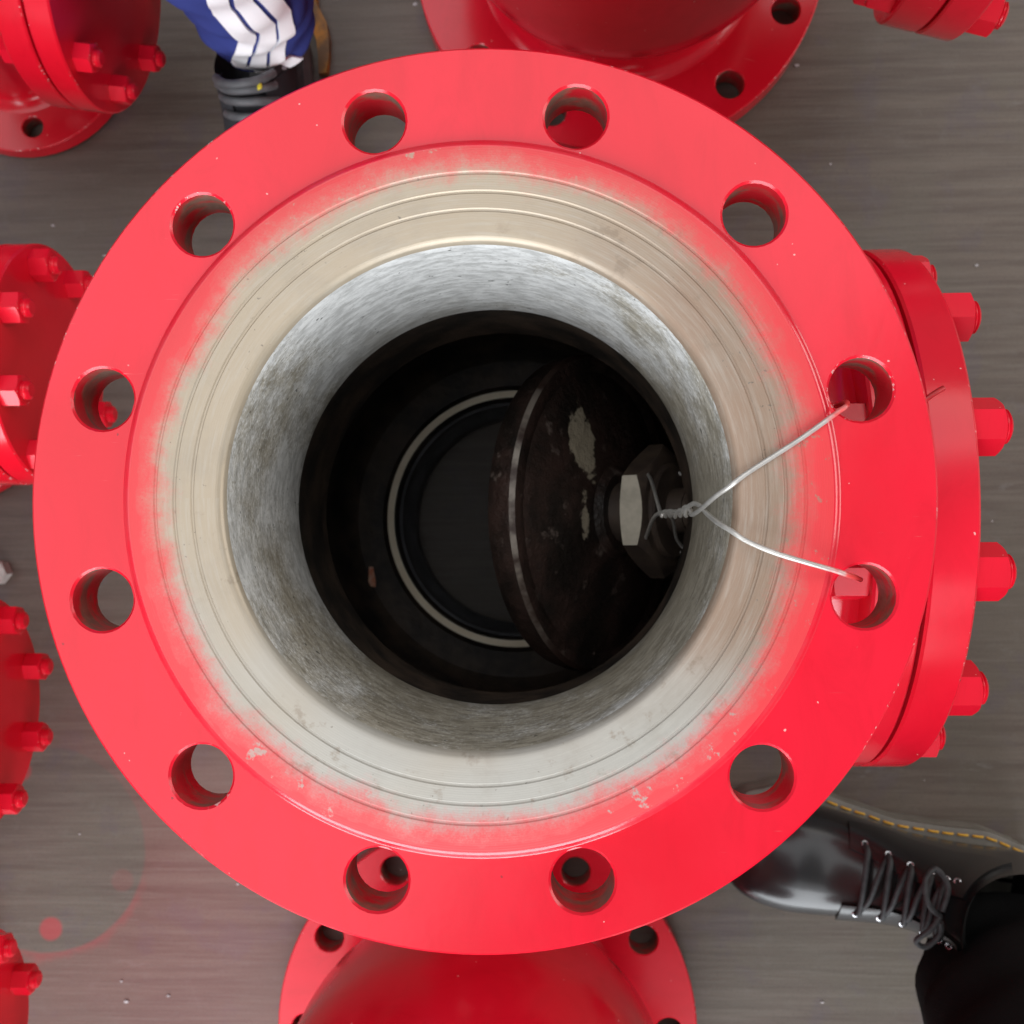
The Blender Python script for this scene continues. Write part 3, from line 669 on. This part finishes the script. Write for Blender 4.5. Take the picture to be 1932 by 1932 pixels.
# yellow welt stitches
wl = outline(foot, 240, -0.0042); acc = 0.0; seg_ = []; cur = []
st_me = None
for i in range(len(wl)):
    a, b = Vector((*wl[i], 0.031)), Vector((*wl[(i + 1) % len(wl)], 0.031))
    acc += (b - a).length; cur.append(a)
    if acc > 0.0108:
        if len(cur) > 2:
            d = cur[-1] - cur[0]
            if st_me is None: st_me = mesh_from(tube([(-0.0036, 0, -0.0004), (-0.0030, 0, 0.0004), (0.0030, 0, 0.0004), (0.0036, 0, -0.0004)], 0.00085, 6, 2), 'stitch', M['stitch'], 60)
            s_ = obj('stitch', st_me, boot, (cur[0] + cur[-1]) / 2, (0, 0, math.atan2(d.y, d.x)))
        acc = 0; cur = []
def leg_bm(path, rads, nseg=56, folds=0.004, seed=0, hem=None):
    """cloth tube along path [(x,y,z)], rads [(rx,ry)]; soft folds"""
    rr = random.Random(seed); ph = [rr.uniform(0, 6.28) for _ in range(8)]
    P = [Vector(q) for q in path]; n = len(P); bm = bmesh.new(); rings = []; N = 60
    def at(lst, u):
        i = min(int(u), n - 2); f = u - i; g = lambda k: Vector(lst[max(0, min(k, n - 1))])
        p0, p1_, p2_, p3 = g(i - 1), g(i), g(i + 1), g(i + 2)
        return 0.5 * (2 * p1_ + (p2_ - p0) * f + (2 * p0 - 5 * p1_ + 4 * p2_ - p3) * f * f + (3 * p1_ - p0 - 3 * p2_ + p3) * f ** 3)
    R2 = [Vector((a, b, 0)) for a, b in rads]
    def surf(u, a, off=0.0):
        c = at(P, u); r = at(R2, u); d = (at(P, min(u + 0.02, n - 1)) - at(P, max(u - 0.02, 0))).normalized()
        ex = Vector((1, 0, 0)); ex = (ex - d * ex.dot(d)).normalized(); ey = d.cross(ex)
        w = folds * (math.sin(3 * a + 5 * u + ph[0]) * 0.5 + math.sin(2 * a - 9 * u + ph[1]) * 0.6 + math.sin(5 * a + 13 * u + ph[2]) * 0.3)
        q = c + ex * math.cos(a) * (r.x + w + off) + ey * math.sin(a) * (r.y + w + off)
        if hem and u < 0.5: q.z += hem(a) * (1 - u * 2)
        return q
    for i in range(N + 1):
        u = (n - 1) * i / N
        rings.append([bm.verts.new(surf(u, 2 * PI * k / nseg)) for k in range(nseg)])
    for a, b in zip(rings, rings[1:]):
        for k in range(nseg): bm.faces.new((a[k], a[(k + 1) % nseg], b[(k + 1) % nseg], b[k]))
    inner = [bm.verts.new(surf(0.0, 2 * PI * k / nseg, -0.003)) for k in range(nseg)]
    in2 = [bm.verts.new(surf(0.35, 2 * PI * k / nseg, -0.004)) for k in range(nseg)]
    for a, b in ((rings[0], inner), (inner, in2)):
        for k in range(nseg): bm.faces.new((a[k], b[k], b[(k + 1) % nseg], a[(k + 1) % nseg]))
    return bm, surf
inv = p1.matrix_basis.inverted()
path = [(0.362, -0.330, 0.118), (0.346, -0.346, 0.20), (0.322, -0.372, 0.29), (0.300, -0.405, 0.40), (0.305, -0.47, 0.50), (0.40, -0.60, 0.58), (0.56, -0.76, 0.64)]
bm, _ = leg_bm(path, [(0.074, 0.064), (0.075, 0.067), (0.077, 0.072), (0.080, 0.078), (0.085, 0.085), (0.09, 0.09), (0.095, 0.095)], folds=0.0055, seed=3)
tl = obj('trouser_leg', mesh_from(bm, 'trouser_leg', M['blackcloth'], 80), p1); tl.matrix_parent_inverse = inv

# --- blue trouser leg with white stripes and dark shoe
p2 = thing('person', 'person in blue trousers with white side stripes and a dark lace-up shoe', 'person', (-0.2165, 0.4500, 0), math.atan2(-0.985, 0.13))
foot2 = [(a * 1.03, b * 0.95, c * 0.95) for a, b, c in foot]
shoe = obj('shoe', None, p2)
o0, o1 = outline(foot2, 48, -0.002), outline(foot2, 48, 0.001)
obj('sole', mesh_from(slab([(o0, 0.0), (o1, 0.004), (o1, 0.022), (o0, 0.027)]), 'sole', M['sneaksole'], 40), shoe)
secs2 = [(a * 1.02, (b - 0.03) * 0.80 + 0.027, c * 1.02, (d - 0.03) * 0.8 + 0.027, e * 0.93, f * 0.93) for a, b, c, d, e, f in secs[:9]]
U2 = Upper(secs2)
obj('upper', mesh_from(U2.mesh(), 'upper', M['sneaker'], 60), shoe)
for sg in (1, -1):
    obj('lace_flap', mesh_from(U2.patch(4.2, 7.4, sg * 0.4, sg * 1.5, 0.0012, 20, 8, 0.0018), 'lace_flap', M['sneaker'], 50), shoe)
for i in range(5):
    t = 5.2 + 0.65 * i
    a = [U2.pt(t + 0.1 * k, 0.7 - 0.28 * k, 0.003 + 0.004 * math.sin(PI * k / 5)) for k in range(6)]
    obj('lace', mesh_from(tube(a, 0.0034, 8, 5), 'lace', M['sneaksole'], 60), shoe)
hem = lambda a: 0.006 * math.sin(a + 0.6)
path2 = [(-0.193, 0.384, 0.092), (-0.1945, 0.388, 0.115), (-0.1965, 0.393, 0.150), (-0.204, 0.402, 0.21), (-0.212, 0.41, 0.30), (-0.215, 0.45, 0.45), (-0.22, 0.50, 0.60)]
bm, surf2 = leg_bm(path2, [(0.040, 0.038), (0.044, 0.042), (0.047, 0.044), (0.054, 0.052), (0.062, 0.06), (0.07, 0.07), (0.08, 0.08)], folds=0.0028, seed=11, hem=hem)
inv2 = p2.matrix_basis.inverted()
tl2 = obj('trouser_leg', mesh_from(bm, 'trouser_leg', M['navy'], 80), p2); tl2.matrix_parent_inverse = inv2
zig = [(0.0, 0.12), (0.6, -0.20), (0.61, -0.20), (1.1, -0.02), (1.8, 0.26), (2.4, 0.14), (3.2, 0.42)]
def zg(u):
    for (a, x), (b, y) in zip(zig, zig[1:]):
        if a <= u <= b: return x + (y - x) * (u - a) / (b - a)
    return zig[-1][1] if u > 1 else 0.0
for k in range(3):
    bm = bmesh.new(); rows_ = []
    ac = math.radians(-97 + 19.5 * k); hw = math.radians(7.8)
    for i in range(60):
        u = 0.03 + 3.1 * i / 59; c = ac + zg(u)
        rows_.append([[bm.verts.new(surf2(u, c + hw * (j / 4 - 0.5) * 2, off)) for j in range(5)] for off in (0.0024, -0.0006)])
    for r0, r1 in zip(rows_, rows_[1:]):
        for j in range(4):
            bm.faces.new((r0[0][j], r0[0][j + 1], r1[0][j + 1], r1[0][j])); bm.faces.new((r0[1][j], r0[1][j + 1], r1[1][j + 1], r1[1][j]))
        for j in (0, 4): bm.faces.new((r0[0][j], r1[0][j], r1[1][j], r0[1][j]))
    for r in (rows_[0], rows_[-1]):
        for j in range(4): bm.faces.new((r[0][j], r[0][j + 1], r[1][j + 1], r[1][j]))
    so = obj('stripe', mesh_from(bm, 'stripe', M['white'], 60), tl2)
tg = box_bm(0.009, 0.004, 0.002, (0, 0, 0), 0.0006)
tgo = obj('tab', mesh_from(tg, 'tab', M['yellowtag']), shoe, U2.pt(7.4, 0.25, 0.008), (0, -0.6, PI / 2))

# ------------------------------------------------------------------ small things on the floor
bm = nut_bm(0.019, 0.012, 0.006)
thing('loose_nut', 'loose pale plated hex nut lying on the floor', 'nut', (-0.4480, -0.0400, 0.0), 0.4, None, mesh_from(bm, 'loose_nut', M['hexpale'], 28))
bm = bmesh.new(); rr = random.Random(2)
pts = [(-0.1775, 0.470, 0.010), (-0.1765, 0.447, 0.011), (-0.1700, 0.428, 0.014), (-0.1660, 0.414, 0.012), (-0.1655, 0.400, 0.010), (-0.1660, 0.385, 0.008)]
top = []; bot = []
for x, y, w in pts:
    top.append((bm.verts.new((x - w / 2 + rr.uniform(-.001, .001), y, 0.006)), bm.verts.new((x + w / 2 + rr.uniform(-.001, .001), y, 0.008))))
    bot.append((bm.verts.new((x - w / 2, y, 0.0)), bm.verts.new((x + w / 2, y, 0.0))))
for i in range(len(pts) - 1):
    bm.faces.new((top[i][0], top[i][1], top[i + 1][1], top[i + 1][0])); bm.faces.new((bot[i][0], bot[i][1], bot[i + 1][1], bot[i + 1][0]))
    bm.faces.new((top[i][0], top[i + 1][0], bot[i + 1][0], bot[i][0])); bm.faces.new((top[i][1], top[i + 1][1], bot[i + 1][1], bot[i][1]))
for k in (0, -1): bm.faces.new((top[k][0], top[k][1], bot[k][1], bot[k][0]))
thing('scrap_strip', 'narrow worn orange strip lying on the floor beside the dark shoe', 'strip', (0, 0, 0), 0, None, mesh_from(bm, 'scrap_strip', M['orange'], 30))
bm = bmesh.new()
fx = [tuple(Vector((-0.1073, -0.045, 0.1102)) + Vector(d)) for d in ((-0.003, -0.004, 0.0), (0.003, -0.005, 0.0), (0.0035, 0.0, 0.001), (0.0015, 0.010, 0.0012), (-0.0015, 0.010, 0.0004), (-0.002, 0.001, 0.0))]
a = [bm.verts.new(q) for q in fx]; b = [bm.verts.new((q[0], q[1], q[2] + 0.0012)) for q in fx]
bm.faces.new(b); bm.faces.new(list(reversed(a)))
for i in range(6): bm.faces.new((a[i], a[(i + 1) % 6], b[(i + 1) % 6], b[i]))
thing('paint_flake', 'tiny orange paint flake lying inside the dark valve cavity', 'flake', (0, 0, 0), 0, None, mesh_from(bm, 'paint_flake', M['flake'], 30))
# tiny pale chips strewn on the floor
bm = bmesh.new(); rr = random.Random(9)
for i in range(70):
    x, y = rr.uniform(-0.5, 0.5), rr.uniform(-0.5, 0.5)
    s = rr.uniform(0.0006, 0.0016); a0 = rr.uniform(0, 6); n = rr.choice((3, 4, 5))
    el = rr.uniform(1, 2.4)
    lo = [bm.verts.new((x + s * el * math.cos(a0 + k * 2 * PI / n) * rr.uniform(.6, 1), y + s * math.sin(a0 + k * 2 * PI / n) * rr.uniform(.6, 1), 0.0002)) for k in range(n)]
    hi = [bm.verts.new((v_.co.x, v_.co.y, 0.0002 + s * 0.6)) for v_ in lo]
    bm.faces.new(hi)
    for k in range(n): bm.faces.new((lo[k], lo[(k + 1) % n], hi[(k + 1) % n], hi[k]))
db = obj('floor_chips', mesh_from(bm, 'floor_chips', M['chips'], smooth=False)); db['kind'] = 'stuff'
db['label'] = 'tiny pale chips scattered over the dark floor'; db['category'] = 'debris'
